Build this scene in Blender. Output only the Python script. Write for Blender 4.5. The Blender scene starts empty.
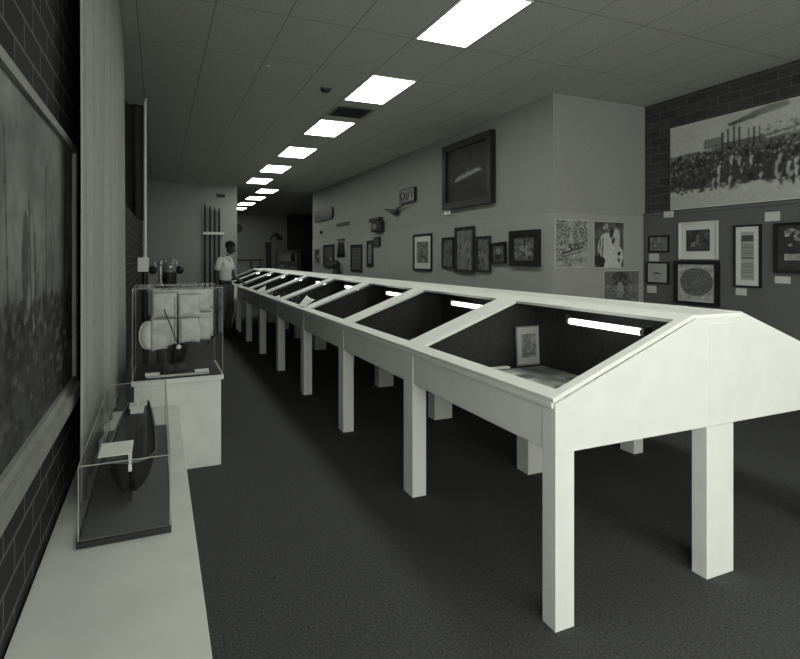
import bpy, bmesh, math, random
import numpy as np
from mathutils import Vector, Matrix

random.seed(7)
rng = np.random.default_rng(11)
C = bpy.context.scene.collection
PI = math.pi
TINT = (0.972, 1.0, 0.925)          # the warm-green tone of the silver print

# ------------------------------------------------------------------ materials
def g(v):
    return (v * TINT[0], v * TINT[1], v * TINT[2], 1.0)

def mat(name, v, rough=0.6, noise=0.0, scale=20.0, bump=0.0, bscale=60.0, metal=0.0, detail=4.0, spec=0.35):
    m = bpy.data.materials.new(name); m.use_nodes = True
    nt = m.node_tree; b = nt.nodes['Principled BSDF']
    b.inputs['Roughness'].default_value = rough
    b.inputs['Metallic'].default_value = metal
    b.inputs['Specular IOR Level'].default_value = spec
    b.inputs['Base Color'].default_value = g(v)
    if noise > 0 or bump > 0:
        tc = nt.nodes.new('ShaderNodeTexCoord')
    if noise > 0:
        n = nt.nodes.new('ShaderNodeTexNoise'); n.inputs['Scale'].default_value = scale; n.inputs['Detail'].default_value = detail
        r = nt.nodes.new('ShaderNodeValToRGB')
        r.color_ramp.elements[0].position = 0.3; r.color_ramp.elements[1].position = 0.7
        r.color_ramp.elements[0].color = g(v * (1 - noise)); r.color_ramp.elements[1].color = g(v * (1 + noise))
        nt.links.new(tc.outputs['Object'], n.inputs['Vector']); nt.links.new(n.outputs['Fac'], r.inputs['Fac'])
        nt.links.new(r.outputs['Color'], b.inputs['Base Color'])
    if bump > 0:
        n2 = nt.nodes.new('ShaderNodeTexNoise'); n2.inputs['Scale'].default_value = bscale; n2.inputs['Detail'].default_value = 3
        bp = nt.nodes.new('ShaderNodeBump'); bp.inputs['Strength'].default_value = bump; bp.inputs['Distance'].default_value = 0.01
        nt.links.new(tc.outputs['Object'], n2.inputs['Vector']); nt.links.new(n2.outputs['Fac'], bp.inputs['Height'])
        nt.links.new(bp.outputs['Normal'], b.inputs['Normal'])
    return m

def emit(name, v, s):
    m = bpy.data.materials.new(name); m.use_nodes = True
    nt = m.node_tree; nt.nodes.clear()
    o = nt.nodes.new('ShaderNodeOutputMaterial'); e = nt.nodes.new('ShaderNodeEmission')
    e.inputs['Color'].default_value = g(v); e.inputs['Strength'].default_value = s
    nt.links.new(e.outputs[0], o.inputs[0]); return m

def glass(name, tint=0.97, f0=0.035, f1=0.55, rough=0.01):
    """thin clear sheet: mostly transmits, mirrors more towards grazing angles"""
    m = bpy.data.materials.new(name); m.use_nodes = True
    nt = m.node_tree; nt.nodes.clear()
    o = nt.nodes.new('ShaderNodeOutputMaterial'); t = nt.nodes.new('ShaderNodeBsdfTransparent')
    t.inputs['Color'].default_value = (tint, tint, tint, 1)
    gl = nt.nodes.new('ShaderNodeBsdfGlossy'); gl.inputs['Roughness'].default_value = rough
    lw = nt.nodes.new('ShaderNodeLayerWeight'); lw.inputs['Blend'].default_value = 0.5
    pw = nt.nodes.new('ShaderNodeMath'); pw.operation = 'POWER'; pw.inputs[1].default_value = 5
    mu = nt.nodes.new('ShaderNodeMath'); mu.operation = 'MULTIPLY_ADD'; mu.inputs[1].default_value = f1; mu.inputs[2].default_value = f0
    mx = nt.nodes.new('ShaderNodeMixShader')
    nt.links.new(lw.outputs['Facing'], pw.inputs[0]); nt.links.new(pw.outputs[0], mu.inputs[0]); nt.links.new(mu.outputs[0], mx.inputs[0])
    nt.links.new(t.outputs[0], mx.inputs[1]); nt.links.new(gl.outputs[0], mx.inputs[2])
    nt.links.new(mx.outputs[0], o.inputs[0]); return m

def brick_mat(name, v, mortar, axis, bw=0.21, bh=0.088, ms=0.007):
    m = mat(name, v, 0.8); nt = m.node_tree; b = nt.nodes['Principled BSDF']
    tc = nt.nodes.new('ShaderNodeTexCoord'); sp = nt.nodes.new('ShaderNodeSeparateXYZ'); cb = nt.nodes.new('ShaderNodeCombineXYZ')
    nt.links.new(tc.outputs['Object'], sp.inputs[0])
    nt.links.new(sp.outputs[axis], cb.inputs[0]); nt.links.new(sp.outputs['Z'], cb.inputs[1])
    br = nt.nodes.new('ShaderNodeTexBrick')
    br.inputs['Scale'].default_value = 1.0; br.inputs['Mortar Size'].default_value = ms
    br.inputs['Brick Width'].default_value = bw; br.inputs['Row Height'].default_value = bh
    br.inputs['Mortar Smooth'].default_value = 0.2
    br.inputs['Color1'].default_value = g(v * 0.75); br.inputs['Color2'].default_value = g(v * 1.35); br.inputs['Mortar'].default_value = g(mortar)
    nt.links.new(cb.outputs[0], br.inputs['Vector']); nt.links.new(br.outputs['Color'], b.inputs['Base Color'])
    bp = nt.nodes.new('ShaderNodeBump'); bp.inputs['Strength'].default_value = 0.5; bp.inputs['Distance'].default_value = 0.01; bp.invert = True
    nt.links.new(br.outputs['Fac'], bp.inputs['Height']); nt.links.new(bp.outputs['Normal'], b.inputs['Normal'])
    return m

def tile_mat(name, v, x0, dx, y0, dy, w=0.005, line=0.5):
    """acoustic ceiling: T-bar joints at every dx, dy and a fine fissured grain"""
    m = mat(name, v, 0.9, 0.12, 45, 0.25, 110); nt = m.node_tree; b = nt.nodes['Principled BSDF']
    tc = nt.nodes.new('ShaderNodeTexCoord'); sp = nt.nodes.new('ShaderNodeSeparateXYZ')
    nt.links.new(tc.outputs['Object'], sp.inputs[0])
    def M(op, a, bb):
        n = nt.nodes.new('ShaderNodeMath'); n.operation = op
        for i, q in enumerate((a, bb)):
            if isinstance(q, (int, float)): n.inputs[i].default_value = q
            else: nt.links.new(q, n.inputs[i])
        return n.outputs[0]
    def joint(s, o, d):
        fr = M('PINGPONG', M('SUBTRACT', s, o), d / 2)
        return M('LESS_THAN', fr, w)
    j = M('MAXIMUM', joint(sp.outputs['X'], x0, dx), joint(sp.outputs['Y'], y0, dy))
    src = b.inputs['Base Color'].links[0].from_socket
    mx = nt.nodes.new('ShaderNodeMix'); mx.data_type = 'RGBA'
    nt.links.new(j, mx.inputs['Factor']); nt.links.new(src, mx.inputs['A']); mx.inputs['B'].default_value = g(v * line)
    nt.links.new(mx.outputs['Result'], b.inputs['Base Color'])
    return m

def print_mat(name, rough=0.6):
    m = mat(name, 0.5, rough); nt = m.node_tree
    a = nt.nodes.new('ShaderNodeAttribute'); a.attribute_name = 'tone'
    nt.links.new(a.outputs['Color'], nt.nodes['Principled BSDF'].inputs['Base Color'])
    return m

WHITE = mat('white_paint', 0.80, 0.45, 0.03, 9)
PLINTH = mat('plinth_paint', 0.76, 0.55, 0.05, 6)
WALLM = mat('wall_paint', 0.31, 0.85, 0.08, 70, 0.15, 160)
WALLP = mat('wall_board', 0.34, 0.85, 0.07, 70, 0.15, 160)
JOGM = mat('return_paint', 0.30, 0.85, 0.08, 70, 0.15, 160)
BACKM = mat('back_paint', 0.38, 0.85, 0.08, 40, 0.15, 120)
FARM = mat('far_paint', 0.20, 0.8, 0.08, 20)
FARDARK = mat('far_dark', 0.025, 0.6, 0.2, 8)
CEILM = tile_mat('ceiling_tile', 0.56, 2.07, 0.555, 4.385, 1.02)
FLOORM = mat('carpet', 0.075, 0.95, 0.35, 90, 0.5, 240, spec=0.1)
BRICKL = brick_mat('dark_brick_left', 0.020, 0.13, 'Y', 0.24, 0.098, 0.006)
BRICKR = brick_mat('dark_brick_right', 0.040, 0.085, 'Y', 0.26, 0.102, 0.006)
FABRIC = mat('grey_board', 0.115, 0.9, 0.12, 120)
LINING = mat('dark_lining', 0.045, 0.9, 0.2, 40, spec=0.15)
BLACK = mat('black_paint', 0.012, 0.45)
DARK = mat('dark_wood', 0.024, 0.45, 0.3, 14)
MIDW = mat('mid_wood', 0.13, 0.5, 0.25, 10)
LIGHTW = mat('light_wood', 0.30, 0.5, 0.15, 8)
PAPER = mat('white_paper', 0.86, 0.8)
CARD = mat('caption_card', 0.55, 0.8, 0.05, 60)
MATB = mat('mat_board', 0.62, 0.85)
BRASS = mat('worn_brass', 0.42, 0.35, 0.2, 12, metal=0.7)
IRON = mat('black_iron', 0.02, 0.4)
CURT = mat('curtain_cloth', 0.40, 0.9, 0.05, 30)
FLAGC = mat('dark_flag_cloth', 0.028, 0.9, 0.3, 6)
SKIN = mat('dark_skin', 0.045, 0.5)
HAIR = mat('black_hair', 0.010, 0.9)
SHIRT = mat('white_shirt', 0.66, 0.85, 0.04, 15)
TROUS = mat('dark_trousers', 0.075, 0.85, 0.1, 20)
HULLM = mat('tarred_hull', 0.012, 0.75, 0.2, 20, spec=0.15)
SHOE = mat('black_shoe', 0.012, 0.4)
SAIL = mat('sail_cloth', 0.62, 0.9, 0.15, 16)
GREYM = mat('grey_metal', 0.22, 0.4, 0.1, 10, metal=0.3)
PRINT = print_mat('printed_picture')
GLASSM = glass('case_glass', 0.98, 0.0004, 0.004)
GLASSV = glass('vitrine_glass', 0.985, 0.010, 0.25)
EDGE = mat('glass_edge', 0.40, 0.2)
LAMP = emit('light_diffuser', 1.0, 10.0)
TUBE = emit('tube_glow', 1.0, 3.5)

# ------------------------------------------------------------------ mesh helpers
def box(bm, x0, x1, y0, y1, z0, z1, bev=0.0):
    vs = [bm.verts.new((x, y, z)) for x in (x0, x1) for y in (y0, y1) for z in (z0, z1)]
    a = vs
    fs = [bm.faces.new(q) for q in ((a[0], a[1], a[3], a[2]), (a[4], a[6], a[7], a[5]), (a[0], a[4], a[5], a[1]),
                                    (a[2], a[3], a[7], a[6]), (a[0], a[2], a[6], a[4]), (a[1], a[5], a[7], a[3]))]
    if bev > 0:
        es = list({e for f in fs for e in f.edges})
        bmesh.ops.bevel(bm, geom=es, offset=bev, segments=2, profile=0.6, affect='EDGES')

def prism(bm, pts, ext):
    """closed polygon of 3D points swept by the vector ext"""
    e = Vector(ext)
    a = [bm.verts.new(p) for p in pts]; b = [bm.verts.new(Vector(p) + e) for p in pts]
    bm.faces.new(a); bm.faces.new(b[::-1])
    n = len(pts)
    for i in range(n): bm.faces.new((a[i], b[i], b[(i + 1) % n], a[(i + 1) % n]))

def tube(bm, p, q, r, r2=None, n=12):
    p, q = Vector(p), Vector(q); d = (q - p).normalized()
    u = d.orthogonal().normalized(); w = d.cross(u); r2 = r if r2 is None else r2
    A = [bm.verts.new(p + (u * math.cos(t) + w * math.sin(t)) * r) for t in [2 * PI * i / n for i in range(n)]]
    B = [bm.verts.new(q + (u * math.cos(t) + w * math.sin(t)) * r2) for t in [2 * PI * i / n for i in range(n)]]
    bm.faces.new(A[::-1]); bm.faces.new(B)
    for i in range(n): bm.faces.new((A[i], A[(i + 1) % n], B[(i + 1) % n], B[i]))

def path(bm, pts, r, n=8):
    for a, b in zip(pts[:-1], pts[1:]): tube(bm, a, b, r, r, n)

def ball(bm, c, rx, ry=None, rz=None, n=16):
    ry = ry or rx; rz = rz or rx
    bmesh.ops.create_uvsphere(bm, u_segments=n, v_segments=n // 2 + 2, radius=1,
                              matrix=Matrix.Translation(c) @ Matrix.Diagonal((rx, ry, rz, 1)))

def lathe(bm, prof, cx=0, cy=0, n=24):
    rings = []
    for r, z in prof:
        rings.append([bm.verts.new((cx + r * math.cos(2 * PI * i / n), cy + r * math.sin(2 * PI * i / n), z)) for i in range(n)])
    for A, B in zip(rings[:-1], rings[1:]):
        for i in range(n): bm.faces.new((A[i], A[(i + 1) % n], B[(i + 1) % n], B[i]))
    bm.faces.new(rings[0][::-1]); bm.faces.new(rings[-1])

def sheet(bm, rows):
    """grid of 3D points -> quads"""
    V = [[bm.verts.new(p) for p in r] for r in rows]
    for i in range(len(V) - 1):
        for j in range(len(V[0]) - 1):
            bm.faces.new((V[i][j], V[i][j + 1], V[i + 1][j + 1], V[i + 1][j]))

def obj(name, bm, m, parent=None, smooth=False, flip=True):
    if flip: bmesh.ops.recalc_face_normals(bm, faces=bm.faces[:])
    me = bpy.data.meshes.new(name); bm.to_mesh(me); bm.free()
    me.materials.append(m)
    if smooth:
        for p in me.polygons: p.use_smooth = True
    o = bpy.data.objects.new(name, me); C.objects.link(o)
    if parent: o.parent = parent
    return o

def NB(): return bmesh.new()

def part(name, m, parent, fn, *a, smooth=False, **k):
    bm = NB(); fn(bm, *a, **k); return obj(name, bm, m, parent, smooth)

def thing(name, label, cat, loc=(0, 0, 0), rz=0.0, group=None, rx=0.0):
    o = bpy.data.objects.new(name, None); C.objects.link(o)
    o.empty_display_size = 0.1
    o.location = loc; o.rotation_euler = (rx, 0, rz)
    return tag(o, label, cat, group)

def tag(o, label, cat, group=None):
    o['label'] = label; o['category'] = cat
    if group: o['group'] = group
    return o

def struct(name, m, fn, *a, **k):
    bm = NB(); fn(bm, *a, **k); o = obj(name, bm, m); o['kind'] = 'structure'; return o

def solid(o, t, off=0.0):
    s = o.modifiers.new('thick', 'SOLIDIFY'); s.thickness = t; s.offset = off

# ------------------------------------------------------------------ little raster painter for the printed pictures
class Art:
    def __init__(s, w, h, v):
        s.w, s.h = w, h; s.a = np.full((h, w), float(v))
        yy, xx = np.mgrid[0:h, 0:w]; s.X = (xx + .5) / w; s.Y = (yy + .5) / h    # Y up
    def noise(s, amp, cell):
        gh, gw = max(2, int(s.h / cell) + 2), max(2, int(s.w / cell) + 2)
        q = rng.random((gh, gw))
        yi = np.linspace(0, gh - 1.001, s.h); xi = np.linspace(0, gw - 1.001, s.w)
        y0 = yi.astype(int); x0 = xi.astype(int); fy = (yi - y0)[:, None]; fx = (xi - x0)[None, :]
        A = q[y0][:, x0]; B = q[y0][:, x0 + 1]; D = q[y0 + 1][:, x0]; E_ = q[y0 + 1][:, x0 + 1]
        n = A * (1 - fx) * (1 - fy) + B * fx * (1 - fy) + D * (1 - fx) * fy + E_ * fx * fy
        s.a *= 1 + amp * (n * 2 - 1); return s
    def rect(s, x0, x1, y0, y1, v):
        s.a[(s.X >= x0) & (s.X <= x1) & (s.Y >= y0) & (s.Y <= y1)] = v; return s
    def ell(s, cx, cy, rx, ry, v):
        s.a[((s.X - cx) / rx) ** 2 + ((s.Y - cy) / ry) ** 2 <= 1] = v; return s
    def line(s, x0, y0, x1, y1, t, v):
        dx, dy = x1 - x0, y1 - y0; L = dx * dx + dy * dy
        u = np.clip(((s.X - x0) * dx + (s.Y - y0) * dy) / L, 0, 1)
        d = np.hypot((s.X - x0 - u * dx), (s.Y - y0 - u * dy))
        s.a[d <= t] = v; return s
    def blobs(s, n, x0, x1, y0, y1, r0, r1, vals, asp=1.0):
        for _ in range(n):
            r = random.uniform(r0, r1)
            s.ell(random.uniform(x0, x1), random.uniform(y0, y1), r, r * asp, random.choice(vals))
        return s

def art_plate(name, art, w, h, y, parent, x0=None, z0=0.0, m=None):
    """flat printed picture: w x h metres, local x right, z up, facing local -y"""
    x0 = -w / 2 if x0 is None else x0
    H, W = art.a.shape
    xs = np.linspace(x0, x0 + w, W + 1); zs = np.linspace(z0, z0 + h, H + 1)
    verts = [(float(x), y, float(z)) for z in zs for x in xs]
    faces = [(j * (W + 1) + i, j * (W + 1) + i + 1, (j + 1) * (W + 1) + i + 1, (j + 1) * (W + 1) + i) for j in range(H) for i in range(W)]
    me = bpy.data.meshes.new(name); me.from_pydata(verts, [], faces); me.materials.append(m or PRINT)
    at = me.color_attributes.new('tone', 'FLOAT_COLOR', 'CORNER')
    q = art.a
    if min(q.shape) > 50:
        q = q.copy(); q[1:-1, 1:-1] = (q[1:-1, 1:-1] * 2 + q[:-2, 1:-1] + q[2:, 1:-1] + q[1:-1, :-2] + q[1:-1, 2:]) / 6
    v = np.clip(q, 0.004, 0.85).reshape(-1)
    col = np.stack([v * TINT[0], v * TINT[1], v * TINT[2], np.ones_like(v)], 1)
    at.data.foreach_set('color', np.repeat(col, 4, axis=0).reshape(-1).astype(np.float32))
    o = bpy.data.objects.new(name, me); C.objects.link(o); o.parent = parent
    return o

FACE = {'-y': 0.0, '-x': -PI / 2, '+x': PI / 2}

def ring(bm, w, h, t, y0, y1):
    """picture frame moulding: four mitred bars"""
    a = [(-w / 2, 0), (w / 2, 0), (w / 2, h), (-w / 2, h)]
    b = [(-w / 2 + t, t), (w / 2 - t, t), (w / 2 - t, h - t), (-w / 2 + t, h - t)]
    for i in range(4):
        j = (i + 1) % 4
        lift = 0.004
        pts0 = [(a[i][0], y1, a[i][1]), (a[j][0], y1, a[j][1]), (b[j][0], y1, b[j][1]), (b[i][0], y1, b[i][1])]
        bot = [bm.verts.new(p) for p in pts0]
        top = [bm.verts.new((p[0], y0 + (lift if k > 1 else 0), p[2])) for k, p in enumerate(pts0)]
        bm.faces.new(bot); bm.faces.new(top[::-1])
        for k in range(4): bm.faces.new((bot[k], top[k], top[(k + 1) % 4], bot[(k + 1) % 4]))

def framed(label, loc, face, w, h, art, fw=0.02, depth=0.03, fm=BLACK, matw=0.0, group=None, tilt=0.0, cat='picture', name='framed_picture', mm=None):
    t = thing(name, label, cat, loc, FACE[face], group)
    t.rotation_mode = 'ZXY' if False else 'XYZ'
    t.rotation_euler = (tilt, 0, FACE[face])
    part('frame', fm, t, ring, w, h, fw, -depth, -0.001)
    part('backing', mm or MATB, t, box, -w / 2 + fw * .7, w / 2 - fw * .7, -depth * .45, -0.002, fw * .7, h - fw * .7)
    art_plate('print', art, w - 2 * fw - 2 * matw, h - 2 * fw - 2 * matw, -depth * .45 - 0.002, t, z0=fw + matw)
    return t

# ------------------------------------------------------------------ room shell
XL, XA, XB, YJ, YB, YF, CH, YR = -0.36, 4.267, 5.75, 5.165, 15.25, 24.2, 3.40, -5.0
struct('floor', FLOORM, box, XL - .1, 7.6, YR, YF + .1, -0.1, 0.0)
struct('ceiling', CEILM, box, XL - .1, 7.6, YR, YF + .1, CH, CH + 0.1)
def left(bm):
    box(bm, XL - .12, XL, -.6, YF, 0, CH); box(bm, XL - .12, XL, YR, -4.5, 0, CH)
    box(bm, XL - .12, XL, -4.5, -.6, 0, .7); box(bm, XL - .12, XL, -4.5, -.6, 3.1, CH)
struct('wall_left', BRICKL, left)
def fill_frame2(bm):
    for y in (-4.5, -3.22, -1.94, -.66): box(bm, XL - .10, XL - .04, y, y + .06, .7, 3.1)
    for z in (.7, 3.04): box(bm, XL - .10, XL - .04, -4.5, -.6, z, z + .06)
struct('added_window_2', WHITE, fill_frame2)  # invented opening, unseen behind the camera, lets the side fill in
struct('wall_right', WALLM, box, XA, XA + .15, YJ + .15, 16.13, 0, CH)
struct('wall_return', JOGM, box, XA, XB + .12, YJ, YJ + .15, 0, CH)
struct('wall_brick', BRICKR, box, XB, XB + .12, YR, YJ, 0, CH)
struct('wall_back', BACKM, box, XL, 1.95, YB, YB + .15, 0, CH)
struct('wall_far', FARM, box, XL, 7.6, YF, YF + .1, 0, CH)
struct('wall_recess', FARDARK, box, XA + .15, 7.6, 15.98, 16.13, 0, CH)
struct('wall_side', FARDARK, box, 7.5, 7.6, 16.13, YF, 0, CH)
def rear(bm):
    box(bm, XL, XB, YR - .1, YR, 0, .7); box(bm, XL, XB, YR - .1, YR, 3.1, CH)
    box(bm, XL, -.3, YR - .1, YR, .7, 3.1); box(bm, 3.3, XB, YR - .1, YR, .7, 3.1)
struct('wall_rear', JOGM, rear)
def fill_frame(bm):
    for x in (-.3, .88, 2.06, 3.24): box(bm, x, x + .06, YR - .09, YR - .03, .7, 3.1)
    for z in (.7, 3.04): box(bm, -.3, 3.3, YR - .09, YR - .03, z, z + .06)
wf = struct('added_window_1', WHITE, fill_frame)  # made-up opening behind the camera, added to admit the frontal fill
# hardboard dado on the right and return walls, its top edge the fine seam in the photo
def dado(bm):
    for a, b in zip((5.155, 6.62, 8.06, 10.19, 12.2, 14.2), (6.612, 8.052, 10.182, 12.192, 14.192, 16.12)):
        box(bm, XA - .010, XA - .0005, a, b, 0, 1.985, 0.002)
struct('trim_1', WALLP, dado)
def dado2(bm):
    box(bm, XA + .0, XA + 0.035, YJ - .012, YJ - .0005, 0, 1.985, 0.002)
    box(bm, XA + .037, 5.70, YJ - .010, YJ - .0005, 0, 1.985, 0.002)
struct('trim_2', WALLP, dado2)
struct('trim_3', BACKM, box, XL + .005, 1.95, YB - .02, YB - .0005, 0, .09)
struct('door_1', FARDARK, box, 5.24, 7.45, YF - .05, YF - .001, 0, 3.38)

# grey display board under the brick
t = thing('display_board', 'wide grey cloth covered display board fixed over the lower brick wall', 'display board', (XB, 1.6, 0), FACE['-x'])
part('panel', FABRIC, t, box, -3.56, 3.5, -.03, -.001, 0.3, 1.985, 0.003)
part('top_rail', FABRIC, t, box, -3.56, 3.5, -.042, -.001, 1.985, 2.02, 0.004)

# ------------------------------------------------------------------ ceiling lights
def ceiling_light(x, y0, label):
    t = thing('ceiling_light', label, 'ceiling light', (x, y0 + .51, CH), 0, 'ceiling light panels in a row')
    def fr(bm):
        for a in ((-.262, .262, -.50, -.485), (-.262, .262, .485, .50), (-.262, -.247, -.485, .485), (.247, .262, -.485, .485)):
            box(bm, *a, -.008, -.0005)
    part('frame', WHITE, t, fr)
    part('diffuser', LAMP, t, box, -.247, .247, -.485, .485, -.006, -.0008)
ORD = ['first (largest)', 'second', 'third', 'fourth', 'fifth', 'sixth']
ceiling_light(2.345, -2.755, 'bright ceiling panel over the entrance end, third one outside the picture top')
ceiling_light(2.345, -0.715, 'bright ceiling panel second outside the picture top, above the aisle')
ceiling_light(2.345, 1.325, 'bright ceiling panel over the near gable, just outside the picture top')
for i in range(6):
    lab = ['largest bright ceiling light panel, cut by the top of the picture',
           'second largest ceiling light panel, just before the dark air vent',
           'third ceiling light panel, directly beyond the dark air vent',
           'fourth ceiling light panel of the row from the near end',
           'fifth ceiling light panel of the row from the near end',
           'sixth ceiling light panel, last before the row steps right'][i]
    ceiling_light(2.345, 3.365 + 2.04 * i, lab)
for i in range(4):
    lab = ['first far ceiling panel after the row steps to the right', 'second far ceiling panel after the row steps to the right',
           'third far ceiling panel beside the back wall edge', 'smallest and farthest ceiling light panel before the far wall'][i]
    ceiling_light(2.90, 15.605 + 2.04 * i, lab)

t = thing('air_vent', 'dark square louvred air vent between two ceiling light panels', 'vent', (2.345, 6.93, CH))
part('frame', GREYM, t, ring, .50, .50, .03, 0, .001).matrix_local = Matrix.Translation((0, -.25, -.012)) @ Matrix.Rotation(-PI / 2, 4, 'X') @ Matrix.Diagonal((1, 1, 1, 1))
part('backing', BLACK, t, box, -.22, .22, -.22, .22, -.006, -.001)
for k in range(7):
    y = -.19 + k * .063
    part('louvre', IRON, t, prism, [(-.22, y, -.004), (-.22, y + .035, -.016), (-.22, y + .038, -.013), (-.22, y + .004, -.002)], (.44, 0, 0))
t = thing('smoke_detector', 'small round black fitting on the ceiling left of the vent', 'smoke detector', (1.76, 6.08, CH))
part('body', IRON, t, lathe, [(.03, -.05), (.055, -.035), (.06, -.015), (.04, -.0005)], smooth=False)
part('sensor_rim', GREYM, t, lathe, [(.063, -.012), (.07, -.006), (.07, -.0005)])
t = thing('ceiling_hook', 'tiny pale ceiling hook left of the light panels', 'hook', (1.02, 5.6, CH))
part('plate', WHITE, t, lathe, [(.012, -.012), (.02, -.006), (.02, -.0005)], n=12)
part('hook', GREYM, t, path, [(0, 0, -.01), (0, 0, -.03), (.012, 0, -.04), (.012, 0, -.03)], .003)

# ------------------------------------------------------------------ display cases: nine double-pitched units end to end
XC, L, HW = 2.355, 1.35, 0.945          # ridge line, unit length, half width
ZE, ZR, RF = 0.885, 1.182, 0.150        # eave height, ridge height, ridge half width
CASE_LABELS = [
    'nearest white gabled display case, with the printed sheet and framed print inside',
    'second white display case from the near end, empty and dark inside',
    'third white display case from the near end, empty and dark inside',
    'fourth white display case from the near end, a big loose paper on its glass',
    'fifth white display case from the near end, a small paper on its glass',
    'sixth white display case from the near end, curled paper on its glass',
    'seventh white display case from the near end, right beside the standing man',
    'eighth white display case from the near end, just past the standing man',
    'farthest white display case, closing the far end of the long row']
def slope_pt(s, d, y, h=0.0):
    """s = -1 left / +1 right lid; d metres up from the eave edge; h above the lid"""
    ux, uz = (HW - RF), (ZR - ZE); n = math.hypot(ux, uz); ux /= n; uz /= n
    return Vector((s * (HW - ux * d) + s * uz * h, y, ZE + uz * d + ux * h))
SL = math.hypot(HW - RF, ZR - ZE)
def bar(bm, s, d0, d1, y0, y1, h0, h1):
    P = [slope_pt(s, d, y, h) for (d, y) in ((d0, y0), (d1, y0), (d1, y1), (d0, y1)) for h in (h0, h1)]
    v = [bm.verts.new(p) for p in P]
    lo, hi = v[0::2], v[1::2]
    bm.faces.new(lo); bm.faces.new(hi[::-1])
    for i in range(4): bm.faces.new((lo[i], hi[i], hi[(i + 1) % 4], lo[(i + 1) % 4]))
def build_case(k):
    t = thing('display_case', CASE_LABELS[k], 'display case', (XC, 1.70 + L * k, 0), 0, 'white gabled display cases in a row')
    first, last = k == 0, k == 8
    for s in (-1, 1):
        x0, x1 = sorted((s * HW, s * (HW - .022)))
        part('side_apron', WHITE, t, box, x0, x1, .002, L - .002, .69, .862, .002)
        a0, a1 = sorted((s * (HW + .012), s * (HW - .035)))
        part('eave_moulding', WHITE, t, box, a0, a1, .001, L - .001, .862, .884, .004)
        for (y0, y1) in ((0.0, .068), (L - .066, L - .0)):
            x0, x1 = sorted((s * (HW + .004), s * (HW - .088)))
            def legs(bm):
                box(bm, x0, x1, y0 + .001, y1 - .001, 0, .860, .002)
                if first and y0 == 0: box(bm, x0, x1, -.012, .0005, 0, .6895)
            part('leg', WHITE, t, legs)
        fr = NB()
        rn = .05 if first else .105
        rf_ = .05 if last else .105
        # rails overlap the rafters' ends butt-jointed
        bar(fr, s, 0, .062, .002, L - .002, 0, .018)
        bar(fr, s, SL - .075, SL, .002, L - .002, 0, .018)
        bar(fr, s, .062, SL - .075, .002, rn, 0, .018)
        bar(fr, s, .062, SL - .075, L - rf_, L - .002, 0, .018)
        f = obj('lid_frame', fr, WHITE, t)
        gl = NB(); bar(gl, s, .055, SL - .065, rn - .006, L - rf_ + .006, .005, .009)
        obj('glass', gl, GLASSM, f)
    part('ridge_cap', WHITE, t, box, -RF - .004, RF + .004, .001, L - .001, ZR - .03, ZR + .012, .005)
    for (y0, y1) in ((0.0, .066), (L - .066, L)):
        part('leg', WHITE, t, box, -.095, .085, y0 + (-.012 if first and y0 == 0 else .001), y1 - .001, 0, .688, .003)
    def lining(bm):
        box(bm, -HW + .022, HW - .022, .012, L - .012, .692, .735)
        box(bm, -.008, .008, .014, L - .014, .735, ZR - .032)
        for y in (.010, L - .016):
            prism(bm, [(-HW + .024, y, .736), (HW - .024, y, .736), (HW - .024, y, ZE - .012), (RF, y, ZR - .034), (-RF, y, ZR - .034), (-HW + .024, y, ZE - .012)], (0, .006, 0))
    part('lining', LINING, t, lining)
    part('bottom_board', WHITE, t, box, -HW + .023, HW - .023, .07, L - .07, .676, .691)
    gab = [(-HW - .004, 0, .69), (HW + .004, 0, .69), (HW + .004, 0, ZE - .004), (RF, 0, ZR - .002), (-RF, 0, ZR - .002), (-HW - .004, 0, ZE - .004)]
    if first or last:
        y = -.012 if first else L + .0005
        part('end_panel', WHITE, t, prism, [(p[0], y, p[2]) for p in gab], (0, .0115, 0))
        y2 = y - .003 if first else y + .0118
        part('batten', WHITE, t, box, -.085, .085, y2, y2 + .003, .692, ZR - .03)
    else:
        part('end_panel', WHITE, t, prism, [(p[0], .001, p[2]) for p in [(-HW + .023, 0, .693), (HW - .023, 0, .693), (HW - .023, 0, ZE - .01), (RF, 0, ZR - .032), (-RF, 0, ZR - .032), (-HW + .023, 0, ZE - .01)]], (0, .008, 0))
    lx, lz = -.215, 1.092
    tb = part('fluorescent_tube', TUBE, t, tube, (lx, .24, lz), (lx, .74, lz), .017, smooth=False)
    def caps(bm, a, b):
        tube(bm, (lx, a, lz), (lx, b, lz), .0185)
    def holder(bm, y):
        box(bm, lx - .014, lx + .014, y - .012, y + .012, lz - .014, 1.122)
    part('end_cap', GREYM, t, caps, .222, .2395)
    part('end_cap', GREYM, t, caps, .7405, .758)
    part('lamp_holder', BLACK, t, holder, .205); part('lamp_holder', BLACK, t, holder, .775)
    return t
for k in range(9): build_case(k)

# things in and on the cases
def mk_map():
    a = Art(90, 90, .50); a.noise(.45, 18)
    for _ in range(26):
        a.ell(random.uniform(.1, .9), random.uniform(.1, .9), random.uniform(.02, .10), random.uniform(.01, .06), random.uniform(.12, .35))
    a.noise(.45, 6); return a
t = thing('printed_sheet', 'large mottled printed sheet lying flat inside the nearest case', 'sheet', (1.99, 2.35, .7365))
o = art_plate('print', mk_map(), .66, 1.12, 0, t, z0=-.56); o.matrix_local = Matrix.Translation((0, 0, .003)) @ Matrix.Rotation(-PI / 2, 4, 'X')
part('sheet', PAPER, t, box, -.335, .335, -.565, .565, 0, .002)
t = thing('wooden_strip', 'pale flat strip lying across the nearest case before the framed print', 'strip', (1.86, 2.955, .7365), .0)
part('strip', PAPER, t, box, -.30, .22, -.02, .02, 0, .012, .002)

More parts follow.
